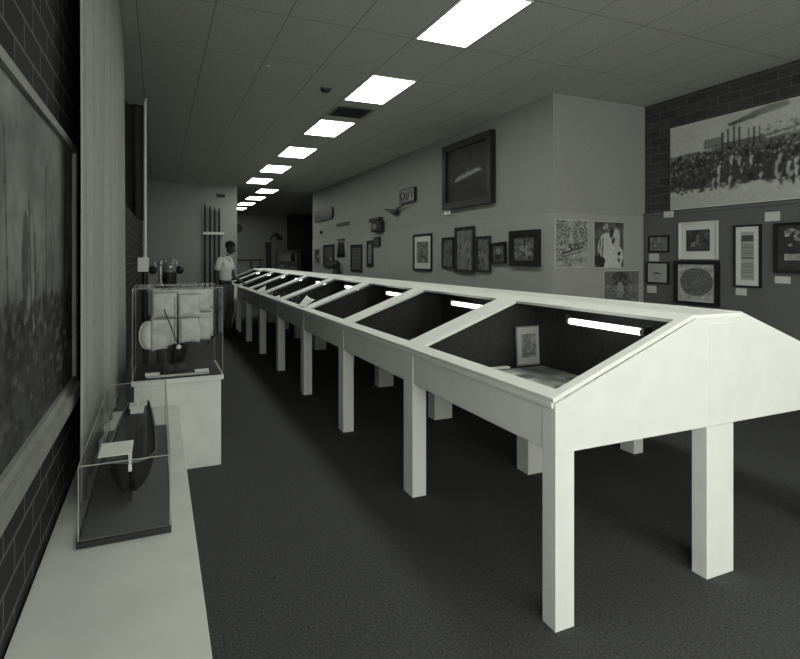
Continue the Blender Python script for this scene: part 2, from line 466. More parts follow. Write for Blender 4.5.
a = Art(36, 48, .30); a.noise(.5, 5).noise(.3, 12); a.rect(.1, .9, .08, .2, .22)
t = thing('framed_print', 'small white-mounted framed print standing inside the nearest display case', 'picture', (2.262, 2.985, .7365), 0, None)
t.rotation_euler = (-.05, 0, 0)
part('frame', LIGHTW, t, ring, .20, .26, .009, -.014, -.001)
part('mount', MATB, t, box, -.096, .096, -.008, -.002, .004, .256)
art_plate('print', a, .115, .155, -.0095, t, z0=.052)

def on_glass(name, label, pts, curl):
    """paper resting on a left lid; pts = world x,y corners"""
    def zt(x, y):
        return slope_pt(-1, (XC - HW and (x - (XC - HW)) * SL / (HW - RF)), 0, .021)[2]
    bm = NB(); N = 8; rows = []
    for i in range(N + 1):
        r = []
        for j in range(N + 1):
            u, v = i / N, j / N
            p = [(pts[0][q] * (1 - u) + pts[1][q] * u) * (1 - v) + (pts[3][q] * (1 - u) + pts[2][q] * u) * v for q in (0, 1)]
            z = zt(p[0], p[1]) + curl * ((2 * u - 1) ** 2) * (0.4 + .6 * v)
            r.append((p[0], p[1], z))
        rows.append(r)
    sheet(bm, rows); o = obj(name, bm, PAPER, smooth=True); solid(o, .0015, 1.0)
    return tag(o, label, 'paper', 'loose papers on the case lids')
on_glass('loose_paper', 'largest loose white paper on the glass, on the fourth case', [(1.43, 6.04), (1.43, 5.78), (1.60, 5.95), (1.632, 6.45)], .015)
on_glass('loose_paper', 'small white paper at the lower edge of the fifth case', [(1.445, 7.5), (1.513, 7.45), (1.457, 7.17), (1.42, 7.3)], .006)
on_glass('loose_paper', 'curled white paper on the glass of the sixth case, nearest the man', [(1.438, 8.99), (1.43, 8.48), (1.50, 8.49), (1.62, 9.1)], .015)

# ------------------------------------------------------------------ left side: bench, vitrine, model ships
t = thing('display_bench', 'long low white plinth bench along the left brick wall', 'bench', (-.115, 2.45, 0))
part('top', PLINTH, t, box, -.238, .24, -1.65, 1.545, .41, .45, .004)
part('front_board', PLINTH, t, box, .205, .232, -1.63, 1.545, .001, .41)
part('end_board', PLINTH, t, box, -.235, .204, -1.64, -1.61, .001, .41)
part('kick_board', PLINTH, t, box, -.235, .204, 1.50, 1.53, .001, .41)

t = thing('model_case', 'long low glass case on the bench, holding the dark boat model', 'display case', (-.105, 2.82, .451))
part('base_board', DARK, t, box, -.15, .15, -.665, .665, 0, .020, .002)
part('felt', FABRIC, t, box, -.142, .142, -.655, .655, .0205, .026)
def glassbox(bm, x0, x1, y0, y1, z0, z1, e=.003):
    box(bm, x0, x1, y0, y0 + e, z0, z1); box(bm, x0, x1, y1 - e, y1, z0, z1)
    box(bm, x0, x0 + e, y0 + e, y1 - e, z0, z1); box(bm, x1 - e, x1, y0 + e, y1 - e, z0, z1)
    box(bm, x0 + e, x1 - e, y0 + e, y1 - e, z1 - e, z1)
gc = part('glass_cover', GLASSV, t, glassbox, -.145, .145, -.66, .66, .0265, .282)
def edges(bm, x0, x1, y0, y1, z0, z1, r):
    for a, b in (((x0, y0), (x1, y0)), ((x1, y0), (x1, y1)), ((x1, y1), (x0, y1)), ((x0, y1), (x0, y0))):
        tube(bm, (a[0], a[1], z1), (b[0], b[1], z1), r, r, 6)
    for x in (x0, x1):
        for y in (y0, y1): tube(bm, (x, y, z0), (x, y, z1), r, r, 6)
part('edge_bead', EDGE, gc, edges, -.145, .145, -.66, .66, .0265, .282, .0022)

def hull(bm, Ln, B, D, z0, sheer=.25, n=20, m=7, full=.55):
    """boat hull, bow at -y; sections from keel to gunwale"""
    rows = []
    for i in range(n + 1):
        u = i / n
        b = B / 2 * (math.sqrt(1 - (1 - u / full) ** 2) if u < full else 1 - .45 * ((u - full) / (1 - full)) ** 2.2)
        if i == 0: b = .004
        sh = D * (1 + sheer * (2 * u - 1) ** 2)
        r = []
        for j in range(-m, m + 1):
            q = j / m
            r.append((b * math.copysign(abs(q) ** .6, q), -Ln / 2 + Ln * u + (.10 * D / .1 * abs(1 - abs(q)) * .6 if i == 0 else 0), z0 + sh * abs(q) ** 2.2 + (0.25 * D * (1 - u) ** 6 * (1 - abs(q)))))
        rows.append(r)
    sheet(bm, rows); return rows
t = thing('boat_model', 'dark planked open boat model inside the low glass case', 'model boat', (-.098, 2.83, .4785))
bm = NB(); rows = hull(bm, .98, .18, .13, .038, .12, 40, 7, .16); hl = obj('hull', bm, HULLM, t, True); solid(hl, .005, -1)
gw = NB()
for sgn in (0, -1): path(gw, [r[sgn] for r in rows], .0045, 6)
obj('gunwale', gw, MIDW, hl)
dk = NB()
for i in range(3, len(rows) - 1):
    r = rows[i]; y = r[0][1]; x = abs(r[0][0]) * .95; z = r[0][2] - .018
    box(dk, -x, x, y - .0115, y + .0105, z - .006, z)
obj('deck_planks', dk, DARK, t)
part('stem_post', WHITE, t, box, -.006, .006, -.488, -.47, .15, .215)
part('keel', DARK, t, box, -.004, .004, -.45, .45, .022, .042)
cr = NB()
for y in (-.25, .25): box(cr, -.03, .03, y - .012, y + .012, 0, .05)
obj('cradle', cr, DARK, t)
def cabin(bm):
    box(bm, -.035, .03, .34, .42, .14, .19, .004); box(bm, -.04, .035, .33, .43, .19, .196)
part('cabin', WHITE, t, cabin)
part('mast_stub', WHITE, t, tube, (-.0, .38, .196), (-.0, .38, .225), .006)
t = thing('caption_card', 'white card lying on top of the low glass case', 'card', (-.142, 2.30, .7345), 0)
part('card', PAPER, t, box, -.055, .055, -.08, .08, 0, .003, .001)

t = thing('vitrine', 'tall white pedestal with glass cover over the sailing ship model', 'display case', (.13, 4.30, 0))
part('pedestal', PLINTH, t, box, -.275, .275, -.285, .29, .0, .60, .003)
part('rim', PLINTH, t, box, -.292, .292, -.30, .31, .60, .632, .004)
part('base_board', BLACK, t, box, -.278, .278, -.286, .296, .6325, .640)
gc = part('glass_cover', GLASSV, t, glassbox, -.285, .285, -.292, .302, .641, 1.245, .004)
part('edge_bead', EDGE, gc, edges, -.285, .285, -.292, .302, .641, 1.245, .002)

t = thing('ship_model', 'model sailing ship under the tall glass cover, pale square sails set', 'model ship', (.13, 4.33, .6405))
bm = NB(); rows = hull(bm, .40, .15, .125, .045, .3, 20, 7, .5); hl = obj('hull', bm, BLACK, t, True); solid(hl, .006, -1)
gw = NB()
for sgn in (0, -1): path(gw, [r[sgn] for r in rows], .004, 6)
obj('rail', gw, DARK, hl)
dk = NB(); sheet(dk, [[(r[0][0] * .96, r[0][1], r[0][2] - .012), (r[-1][0] * .96, r[0][1], r[0][2] - .012)] for r in rows[1:]]); d_ = obj('deck', dk, MIDW, t); solid(d_, .004, -1)
part('cradle', DARK, t, lambda bm: [box(bm, -.06, .06, y - .015, y + .015, 0, .055) for y in (-.10, .10)])
part('keel', DARK, t, box, -.005, .005, -.17, .17, .03, .06)
part('bowsprit', LIGHTW, t, tube, (0, -.16, .165), (0, -.265, .195), .006, .004)
part('bowsprit_cap', WHITE, t, ball, (0, -.268, .196), .017)
for y, h in ((-.07, .56), (.05, .585), (.15, .50)):
    part('mast', DARK, t, tube, (0, y, .13), (0, y, h), .005, .003)
def sail(bm, y, x0, x1, z0, z1, belly):
    N = 8; rows = []
    for i in range(N + 1):
        u = i / N; r = []
        for j in range(N + 1):
            v = j / N; k = 1 - .12 * u
            x = (x0 + (x1 - x0) * v) * (k if False else 1)
            r.append((x, y - belly * math.sin(PI * v) * math.sin(PI * min(1, u * .9 + .1)), z0 + (z1 - z0) * u + .012 * math.sin(PI * v) * (1 - u)))
        rows.append(r)
    sheet(bm, rows)
def add_sail(y, x0, x1, z0, z1, belly=.03):
    s = part('sail', SAIL, t, sail, y, x0, x1, z0, z1, belly, smooth=True); solid(s, .002)
    part('yard', LIGHTW, s, tube, (x0 - .008, y, z1 + .002), (x1 + .008, y, z1 + .002), .0035)
add_sail(-.078, -.172, -.008, .150, .372, .012); add_sail(-.078, .008, .150, .190, .372, .012)
add_sail(-.078, -.165, -.006, .378, .560, .012); add_sail(-.078, .006, .150, .378, .545, .012)
add_sail(.042, -.175, .235, .19, .40, .02); add_sail(.042, -.165, .235, .405, .575, .02)
add_sail(.142, .06, .262, .205, .42, .015); add_sail(.142, .06, .262, .425, .57, .015)
def stun(bm):
    N = 10; rows = []
    for i in range(N + 1):
        a = -PI / 2 + PI * i / N; w = .085 * math.cos(a) ** .6 if abs(math.cos(a)) > 1e-6 else 0.001
        rows.append([(-.165 - w * (1 - v / 4) , -.06 - .02 * math.sin(PI * v / 4), .26 + .10 * math.sin(a)) for v in range(5)])
    sheet(bm, rows)
s_ = part('studding_sail', SAIL, t, stun, smooth=True); solid(s_, .002)
part('foot_rope', WHITE, s_, path, [(-.165 - .085 * math.cos(a) ** .6, -.061, .26 + .10 * math.sin(a)) for a in [-1.5 + 3.0 * i / 14 for i in range(15)]], .004)
rg = NB(); path(rg, [(-.10, -.07, .47), (0, -.265, .20)], .0035, 6); path(rg, [(0, -.07, .55), (0, -.265, .20)], .0015, 6); path(rg, [(.02, .05, .55), (.02, -.2, .2)], .0015, 6)
path(rg, [(.14, -.078, .38), (.14, -.078, .17)], .0025, 6); path(rg, [(-.02, -.09, .52), (-.02, -.09, .18)], .002, 6)
obj('rigging', rg, BLACK, t)
part('davit', BLACK, t, tube, (.20, -.02, .16), (.27, -.06, .25), .005)

def card(name, label, loc, w, d, h=.004, rx=0.0, m=PAPER, group='caption cards'):
    o = thing(name, label, 'card', loc, 0, None); o.rotation_euler = (rx, 0, 0)
    part('card', m, o, box, -w / 2, w / 2, -d / 2, d / 2, 0, h, .001); return o
card('caption_card', 'small white caption card at left in the tall glass case', (-.035, 4.13, .641), .092, .05, .016)
card('caption_card', 'small white caption card at right in the tall glass case', (.285, 4.13, .641), .092, .05, .016)
card('caption_strip', 'long pale caption strip along the front of the tall case', (.13, 4.055, .641), .40, .035, .010, 0, CARD)

# curtain along the left wall
def curtain(bm):
    rows = []
    ys = np.linspace(2.50, 5.32, 150)
    for z in (.475, 1.0, 1.8, 2.6, 3.385):
        r = []
        for y in ys:
            ph = (y - 2.50)
            amp = .012 if ph < 1.1 else .030
            r.append((-.285 + amp * math.sin(ph * 2 * PI / .29) * (1 if z < 3 else .85) + .006 * math.sin(ph * 17 + z), float(y), z))
        rows.append(r)
    sheet(bm, rows)
o = part('curtain', CURT, None, curtain, smooth=True); solid(o, .004)
tag(o, 'tall white pleated curtain hanging beside the left wall mural', 'curtain')
part('curtain_rail', GREYM, o, box, -.30, -.27, 2.48, 5.34, 3.386, 3.399)

# flag on its staff behind the vitrine
t = thing('flag', 'dark drooping flag on a white staff behind the tall vitrine', 'flag', (-.128, 6.60, 0))
part('base', IRON, t, lathe, [(.065, 0), (.065, .02), (.05, .05), (.035, .08)])
part('post', BLACK, t, tube, (0, 0, .08), (0, 0, 1.30), .03)
part('socket', WHITE, t, box, -.075, .035, -.04, .04, 1.30, 1.455, .006)
part('staff', WHITE, t, tube, (0, 0, 1.455), (0, 0, 3.16), .017, .013)
part('finial', BRASS, t, ball, (0, 0, 3.185), .028)
def flagcloth(bm):
    rows = []
    for i in range(25):
        u = i / 24; r = []
        for j in range(22):
            v = j / 21
            top, bot = 3.12, 1.86 + .30 * max(0, v - .25) ** 1.0
            z = top + (bot - top) * u
            wdt = .205 * (.88 + .12 * u)
            r.append((-.018 - wdt * v, .045 * math.sin(v * 11 + u * 1.3) * (.35 + .65 * u) - .01, z))
        rows.append(r)
    sheet(bm, rows)
f = part('cloth', FLAGC, t, flagcloth, smooth=True); solid(f, .004)

# compass binnacle behind the vitrine
t = thing('ship_binnacle', 'brass compass binnacle with dark iron balls, behind the tall vitrine', 'compass stand', (.062, 6.73, 0))
part('pedestal', DARK, t, lathe, [(.095, 0), (.095, .04), (.085, .08), (.075, .6), (.09, 1.10), (.095, 1.14)])
part('bowl', BLACK, t, lathe, [(.05, 1.145), (.075, 1.16), (.08, 1.24), (.07, 1.29)], .055, -.05)
part('column', BRASS, t, lathe, [(.028, 1.141), (.034, 1.16), (.022, 1.19), (.024, 1.36), (.034, 1.38), (.03, 1.41), (.012, 1.43)], -.035, -.06, smooth=False)
part('hood', GREYM, t, lathe, [(.07, 1.291), (.075, 1.33), (.06, 1.38), (.03, 1.41)], .055, -.05)
part('dial', BRASS, t, ball, (.06, -.125, 1.345), .022, .008, .022)
for x in (-.115, .165):
    part('iron_ball', IRON, t, ball, (x, -.03, 1.315), .047)
    part('arm', BRASS, t, tube, (x * .35 + .02, -.03, 1.30), (x * .8, -.03, 1.315), .01)
def fit(bm):
    for x, z in ((-.09, 1.38), (.02, 1.40), (.10, 1.41), (.13, 1.39)): box(bm, x - .012, x + .012, -.05, -.03, z - .02, z + .03, .003)
    path(bm, [(-.09, -.04, 1.40), (.02, -.04, 1.435), (.13, -.04, 1.40)], .006)
part('fittings', GREYM, t, fit)

# mural on the left wall: harbour with tall masts
a = Art(170, 110, .17); a.a = .13 + .10 * a.Y; a.noise(.12, 30)
for x, h, th in ((.30, .86, .004), (.47, .70, .006), (.52, .60, .008), (.62, .84, .004), (.70, .62, .003), (.86, .97, .012), (.40, .55, .004), (.15, .8, .006), (.05, .7, .005)):
    a.line(x, .30, x + random.uniform(-.03, .03), h, th, .035)
for x0, y0, x1, y1 in ((.62, .84, .82, .34), (.62, .84, .50, .32), (.30, .86, .18, .36), (.47, .70, .56, .34), (.86, .95, .97, .4)):
    a.line(x0, y0, x1, y1, .002, .06)
a.ell(.42, .53, .03, .14, .06); a.ell(.2, .55, .04, .15, .07)
a.blobs(420, 0, 1, .26, .40, .004, .018, [.02, .03, .05, .08], 1.4)
a.rect(0, 1, .0, .27, .05); a.noise(.5, 14); a.blobs(500, 0, 1, 0, .30, .003, .016, [.02, .03, .06, .12], .7)
a.blobs(40, .75, 1, .1, .30, .006, .03, [.24, .16, .02], .3); a.noise(.25, 4)
t = thing('mural', 'framed harbour mural of ships and masts on the left brick wall', 'picture', (XL, 2.00, .90), FACE['+x'])
part('frame', LIGHTW, t, ring, 1.66, 1.04, .025, -.03, -.001)
art_plate('print', a, 1.61, .99, -.012, t, z0=.025)
part('ledge', LIGHTW, t, box, -.83, .83, -.05, -.001, -.055, -.001, .004)
part('backing', MATB, t, box, -.80, .80, -.010, -.002, .024, 1.016)

# ------------------------------------------------------------------ back partition: poles in a rack, wall vent
for i, (x, h) in enumerate(((1.13, 2.88), (1.255, 2.83), (1.37, 2.80), (1.485, 2.78))):
    t = thing('wooden_pole', ['tallest dark pole in the wall rack, leftmost of four', 'second dark pole from the left in the wall rack',
                              'third dark pole from the left in the wall rack', 'shortest dark pole in the wall rack, nearest the standing man'][i],
              'pole', (x, YB - .075, 0), 0, 'dark poles in the wall rack')
    part('shaft', DARK, t, tube, (0, 0, .02), (0, 0, h - .12), .026, .024)
    part('tip', IRON, t, tube, (0, 0, h - .12), (0, 0, h), .024, .010)
    part('ferrule', IRON, t, tube, (0, 0, 0), (0, 0, .04), .03)
t = thing('pole_rack', 'pale horizontal wall rack holding four dark poles', 'rack', (1.345, YB, 2.065))
part('front_rail', WHITE, t, box, -.265, .265, -.125, -.106, 0, .07, .003)
part('back_rail', WHITE, t, box, -.265, .265, -.044, -.001, 0, .07, .003)
for x in (-.26, .245): part('bracket', WHITE, t, box, x, x + .015, -.1055, -.0445, 0, .07)
t = thing('wall_grille', 'small dark grille on the back wall above the poles', 'vent', (1.525, YB, 3.06))
part('frame', GREYM, t, ring, .24, .10, .012, -.015, -.001)
part('backing', BLACK, t, box, -.11, .11, -.006, -.001, .01, .09)
for k in range(4): part('louvre', IRON, t, box, -.108, .108, -.012, -.007, .018 + k * .018, .026 + k * .018)

# ------------------------------------------------------------------ right wall pictures
def a_ship():
    a = Art(80, 60, .035); a.rect(0, 1, 0, .38, .022); a.noise(.3, 12)
    pts = [(.22, .40), (.80, .52)]
    for i in range(9): a.line(.20 + i * .01, .395 + .008 * i, .82 - .012 * i, .51 + .004 * i, .014, .34 - .008 * i)
    a.rect(.48, .62, .52, .60, .11); a.line(.45, .48, .45, .75, .008, .06); a.line(.62, .52, .62, .72, .008, .05)
    a.blobs(14, .3, .8, .55, .8, .02, .05, [.05, .045, .06]); return a
t = framed('large tilted shadow-box picture of a pale ship high on the wall', (XA, 7.06, 2.215), '-x', 1.40, 1.01, a_ship(), .10, .09, BLACK, 0, None, .0, 'picture', 'framed_picture', BLACK)
t.rotation_euler = (0.0, 0.0, FACE['-x'])
t = thing('bracket_block', 'small white block at the foot of the large ship picture', 'bracket', (XA, 7.70, 2.14), FACE['-x'])
part('block', WHITE, t, box, -.07, .07, -.05, -.001, 0, .07, .004)

def tex(w, h, base, amp=.5, n=0, vals=(.1, .2)):
    a = Art(w, h, base); a.noise(amp, 6).noise(amp * .6, 2.2)
    if n: a.blobs(n, 0, 1, 0, 1, .02, .09, list(vals))
    return a.noise(.2, 3)
def wallA(label, y0, y1, z0, z1, art, fw, depth, fm, matw=0, **k):
    return framed(label, (XA - .0105, (y0 + y1) / 2, z0), '-x', y0 - y1, z1 - z0, art, fw, depth, fm, matw, 'pictures on the right wall', **k)
a = tex(40, 40, .16, .5, 16, (.06, .1, .22))
wallA('black framed print with wide white mount, left of the narrow trio', 8.96, 8.24, 1.23, 1.87, a, .035, .03, BLACK, .10)
a = tex(26, 40, .10, .7, 30, (.04, .2, .15)); wallA('narrow dark framed panel left of the tallest framed panel', 7.86, 7.49, 1.28, 1.78, a, .035, .035, DARK)
a = tex(34, 50, .17, .3, 24, (.10, .22)); wallA('tallest dark framed upright panel between two narrow ones', 7.42, 6.87, 1.23, 1.92, a, .045, .045, DARK)
a = tex(26, 40, .14, .6, 26, (.05, .22, .16)); wallA('narrow dark framed panel right of the tallest framed panel', 6.81, 6.45, 1.25, 1.76, a, .035, .035, DARK)
a = tex(30, 24, .10, .4, 0); a.ell(.45, .3, .3, .22, .03); a.ell(.5, .62, .25, .2, .2)
t = wallA('smallest tilted black framed print, between narrow panel and ship print', 6.41, 6.07, 1.37, 1.66, a, .035, .04, BLACK); t.rotation_euler = (0, -.06, FACE['-x'])
a = tex(44, 34, .12, .6, 0); a.rect(0, 1, 0, .35, .10); a.blobs(40, 0, 1, .1, .6, .03, .1, [.25, .18, .05]); a.ell(.45, .5, .2, .12, .24); a.line(.5, .5, .5, .9, .015, .04)
wallA('heavy black framed ship print nearest the wall corner', 5.96, 5.37, 1.345, 1.80, a, .075, .06, BLACK)
a = tex(24, 24, .2, .3); a.blobs(6, .2, .8, .5, .95, .1, .2, [.03]); a.blobs(5, .2, .8, .15, .45, .08, .2, [.03, .04])
wallA('farthest pale print with two dark shapes by the wall end', 15.86, 15.21, 1.28, 1.72, a, .025, .02, LIGHTW)
a = tex(24, 36, .08, .3); a.ell(.5, .3, .4, .15, .03); a.ell(.72, .33, .12, .08, .35); a.rect(.1, .9, .55, .95, .07)
wallA('dark rounded upright plaque second from the far wall end', 14.80, 13.86, 1.21, 1.81, a, .04, .05, DARK)
a = Art(24, 40, .05)
for k in range(11): a.rect(.1, .9, .06 + k * .085, .09 + k * .085, .12)
wallA('dark framed board covered with rows of lettering lines', 12.48, 11.71, 1.13, 1.76, a, .05, .03, BLACK)
a = Art(10, 40, .17).noise(.3, 5); wallA('very slim dark framed strip beside the lettered board', 11.38, 11.01, 1.26, 1.83, a, .07, .03, DARK)

# hanging garment-like banner with a doll-like figure beneath
t = thing('hanging_banner', 'dark hanging cloth banner between plaque and lettered board', 'banner', (XA - .0105, 13.27, 1.48), FACE['-x'])
def ban(bm):
    sheet(bm, [[(-.30 + .60 * j / 12 + (.03 * (1 - i)) * math.copysign(1, j - 6), -.02 - .012 * math.sin(j * 2.1), 0 + .44 * i / 4) for j in range(13)] for i in range(5)])
b_ = part('cloth', DARK, t, ban, smooth=True); solid(b_, .006)
part('rod', BLACK, t, tube, (-.33, -.025, .445), (.33, -.025, .445), .012)
t = thing('carved_figure', 'small dark carved figure mounted below the hanging banner', 'carving', (XA - .0105, 13.30, 1.03), FACE['-x'])
part('body', DARK, t, lathe, [(.10, 0), (.12, .03), (.08, .15), (.10, .27), (.07, .33), (.03, .36)], 0, -.125)
part('head', LIGHTW, t, ball, (-.02, -.125, .39), .045)
part('plinth', BLACK, t, box, -.13, .13, -.25, -.001, -.03, -.001, .004)

# small framed box with three pale carved strokes
t = thing('wall_sign', 'small dark framed box with carved upright strokes, high on the wall', 'sign', (XA, 9.205, 2.475), FACE['-x'])
part('frame', BLACK, t, ring, .66, .26, .035, -.06, -.001)
part('backing', GREYM, t, box, -.32, .32, -.06, -.002, .03, .235)
def strokes(bm):
    z0, z1 = .045, .215
    box(bm, -.285, -.265, -.07, -.0605, z0, z1); box(bm, -.225, -.205, -.07, -.0605, z0, z1)
    prism(bm, [(-.15, -.07, z0), (-.07, -.07, z0 + .04), (-.05, -.07, .13), (-.07, -.07, z1 - .04), (-.15, -.07, z1), (-.15, -.07, z1 - .03), (-.10, -.07, z1 - .06), (-.085, -.07, .13), (-.10, -.07, z0 + .06), (-.15, -.07, z0 + .03)], (0, .0095, 0))
    box(bm, .0, .03, -.07, -.0605, z0, z1)
    prism(bm, [(.045, -.07, z0), (.075, -.07, z0), (.17, -.07, z1), (.14, -.07, z1)], (0, .0095, 0))
    box(bm, .235, .26, -.07, -.0605, z0 + .02, z1)
part('lettering', BLACK, t, strokes)

t = thing('winged_ornament', 'small dark spread-winged ornament below the framed box', 'ornament', (XA, 9.78, 2.29), FACE['-x'])
part('body', IRON, t, ball, (.03, -.06, .05), .13, .05, .055)
for s, q in ((-1, .62), (1, .55)):
    part('wing', IRON, t, prism, [(.03 + s * .05, -.07, .11), (s * q * .6, -.09, .15), (s * q, -.08, .175 - (.02 if s > 0 else 0)), (s * q * .6, -.09, .125), (.03 + s * .05, -.07, .06)], (0, .03, 0))
part('mount', IRON, t, tube, (.03, -.05, .05), (.03, -.001, .05), .02)

t = thing('name_board', 'long dark rounded name board high near the far wall end', 'sign', (XA, 14.9, 2.50), FACE['-x'])
def nb(bm):
    pts = []
    w, h = .95, .16
    for cx, sg in ((w - .12, 0), (-w + .12, 1)):
        for i in range(9):
            a_ = -PI / 2 + PI * i / 8 + PI * sg
            pts.append((cx + .12 * math.cos(a_), -.05, h + h * math.sin(a_)))
    prism(bm, pts, (0, .049, 0))
part('board', DARK, t, nb)
part('panel', BLACK, t, box, -.80, .80, -.056, -.0505, .06, .26, .003)
t = thing('model_gun', 'dark carved block with tilted bar above, left of the winged ornament', 'model', (XA, 10.74, 2.0), FACE['-x'])
part('block', BLACK, t, box, -.20, .34, -.10, -.001, 0, .215, .01)
part('recess', GREYM, t, box, -.10, .10, -.108, -.1005, .06, .16, .004)
part('bar', BLACK, t, prism, [(-.34, -.10, .22), (.26, -.10, .245), (.26, -.10, .30), (-.34, -.10, .29)], (0, .099, 0))
t = thing('wall_box', 'small dark ribbed box on the seam below the carved block', 'box', (XA - .0105, 10.75, 1.70), FACE['-x'])
part('box', DARK, t, box, -.17, .17, -.05, -.001, 0, .20, .006)
for x in (-.10, 0, .10): part('rib', GREYM, t, box, x - .012, x + .012, -.056, -.0505, .02, .18)
t = thing('label_strip', 'thin dark lettered strip between name board and carved block', 'sign', (XA, 13.15, 2.26), FACE['-x'])
part('strip', MIDW, t, box, -.52, .52, -.02, -.001, 0, .09, .003)
for k in range(8): part('letter_block', DARK, t, box, -.46 + k * .12, -.40 + k * .12, -.026, -.0205, .015, .075)
t = thing('wall_fitting', 'tiny dark fitting on the wall below the name board', 'fitting', (XA, 15.15, 2.14), FACE['-x'])
part('plate', DARK, t, box, -.13, .13, -.02, -.001, 0, .09, .004)
part('knob', IRON, t, ball, (0, -.035, .045), .035, .02, .035)

# ------------------------------------------------------------------ posters on the return wall
def poster(label, x0, x1, z0, z1, art):
    t = thing('poster', label, 'poster', ((x0 + x1) / 2, YJ - .0105, z0), 0, 'prints pinned on the return wall')
    part('sheet', MATB, t, box, -(x1 - x0) / 2, (x1 - x0) / 2, -.004, -.0005, 0, z1 - z0)
    art_plate('print', art, x1 - x0 - .01, z1 - z0 - .01, -.0055, t, z0=.005)
a = Art(96, 108, .33); a.noise(.25, 14)
a.blobs(420, .02, .42, .45, .98, .008, .022, [.10, .16, .22, .33]); a.blobs(380, .55, .98, .45, .98, .008, .022, [.09, .14, .2, .33])
a.blobs(160, .0, .35, .12, .4, .008, .02, [.08, .14, .3]); a.line(.2, .28, .82, .42, .022, .06); a.line(.28, .24, .85, .36, .03, .30); a.line(.25, .22, .8, .33, .012, .07)
a.blobs(14, .4, .7, .38, .5, .02, .04, [.05, .1]); a.blobs(30, .2, .8, .02, .2, .02, .05, [.2, .28]); a.noise(.35, 3)
poster('pale engraving of a boat among trees, nearest the wall corner', 4.285, 4.79, 1.34, 1.91, a)
a = Art(60, 70, .10); a.noise(.4, 5); a.rect(0, 1, .88, 1, .06); a.blobs(20, .3, 1, .75, .95, .03, .1, [.12, .08, .3])
a.ell(.42, .42, .30, .34, .52); a.ell(.65, .25, .33, .28, .52); a.ell(.75, .62, .12, .24, .48); a.rect(.28, .9, 0, .2, .52)
a.blobs(10, .55, .65, .5, .85, .03, .06, [.04]); a.blobs(8, .8, .95, .15, .4, .02, .04, [.03])
for x in (.08, .17, .26): a.line(x, .2, x + .03, .62, .02, .04)
a.blobs(18, .05, .3, .02, .22, .04, .08, [.02, .03]); a.noise(.15, 3)
poster('contrasty print with white central shape beside the engraving', 4.88, 5.37, 1.33, 1.90, a)
a = Art(90, 72, .17); a.noise(.4, 6); a.rect(0, 1, .55, 1, .14); a.ell(.45, .75, .25, .24, .06); a.blobs(220, .2, .75, .15, .75, .008, .025, [.04, .06, .2])
a.ell(.45, .4, .1, .25, .3); a.blobs(200, 0, 1, 0, .35, .006, .02, [.05, .1, .25]); a.noise(.3, 3)
poster('lower grey print hung below the contrasty print', 5.04, 5.63, .89, 1.29, a)

# ------------------------------------------------------------------ brick wall: crowd mural, framed prints, captions
a = Art(330, 132, .46); a.noise(.10, 40)
for i in range(16): a.ell(.31 + .013 * i, .88 + .006 * i + .008 * random.random(), .016 + .0022 * i, .018 + .0014 * i, .05 + .012 * i)
a.rect(0, 1, .0, .16, .44)
for x, y in ((.0, .60), (.07, .61), (.16, .585), (.24, .59)): a.rect(x, x + .09, .54, y + .04, .17); a.rect(x, x + .09, y + .025, y + .04, .08)
a.rect(.22, .46, .55, .70, .13); a.rect(.18, .27, .66, .77, .22)
for q in (.19, .205, .22, .235, .25): a.line(q, .66, q, .77, .002, .06)
for z in (.58, .61, .64, .68): a.line(.18, z, .5, z + .01, .004, .06)
a.line(.42, .68, .999, .84, .008, .10); a.line(.42, .64, .999, .76, .005, .14)
for k in range(4): a.rect(.265 + .026 * k, .275 + .026 * k, .62, .86 - .02 * abs(k - 2), .04)
for k in range(3): a.rect(.385 + .022 * k, .392 + .022 * k, .62, .80, .05)
a.rect(.46, .80, .56, .66, .14)
a.blobs(200, .44, 1, .60, .80, .003, .009, [.16, .3, .1, .06], .9)
for x in np.linspace(.5, .98, 14): a.line(float(x), .66, float(x) + .004, .66 + random.uniform(.10, .2), .0012, .14)
a.rect(0, 1, .21, .57, .05)
a.blobs(1100, 0, 1, .23, .63, .0025, .008, [.012, .02, .03, .04, .07, .10], 2.8)
a.blobs(380, .0, 1, .36, .64, .002, .0045, [.42, .32, .22, .1, .03], 2.4)
for _ in range(34):
    x, z = random.uniform(.22, .95), random.uniform(.20, .50); q = random.choice([.42, .34, .46])
    a.ell(x, z, .010, .055, q); a.ell(x, z + .07, .0045, .016, .05); a.ell(x + .007, z - .03, .006, .06, .03)
a.blobs(200, 0, 1, .17, .25, .004, .010, [.03, .06, .12, .3], 1.5)
a.ell(.42, .17, .05, .06, .45); a.rect(0, 1, 0, .13, .43); a.noise(.12, 2.2)
a.a[1:-1, 1:-1] = (a.a[1:-1, 1:-1] * 2 + a.a[:-2, 1:-1] + a.a[2:, 1:-1] + a.a[1:-1, :-2] + a.a[1:-1, 2:]) / 6
t = thing('crowd_mural', 'large unframed black and white crowd scene with smoking chimneys', 'picture', (XB, 3.51, 2.03), FACE['-x'])
part('panel', MATB, t, box, -1.25, 1.25, -.03, -.001, 0, 1.0, .002)
art_plate('print', a, 2.49, .985, -.0315, t, z0=.008)

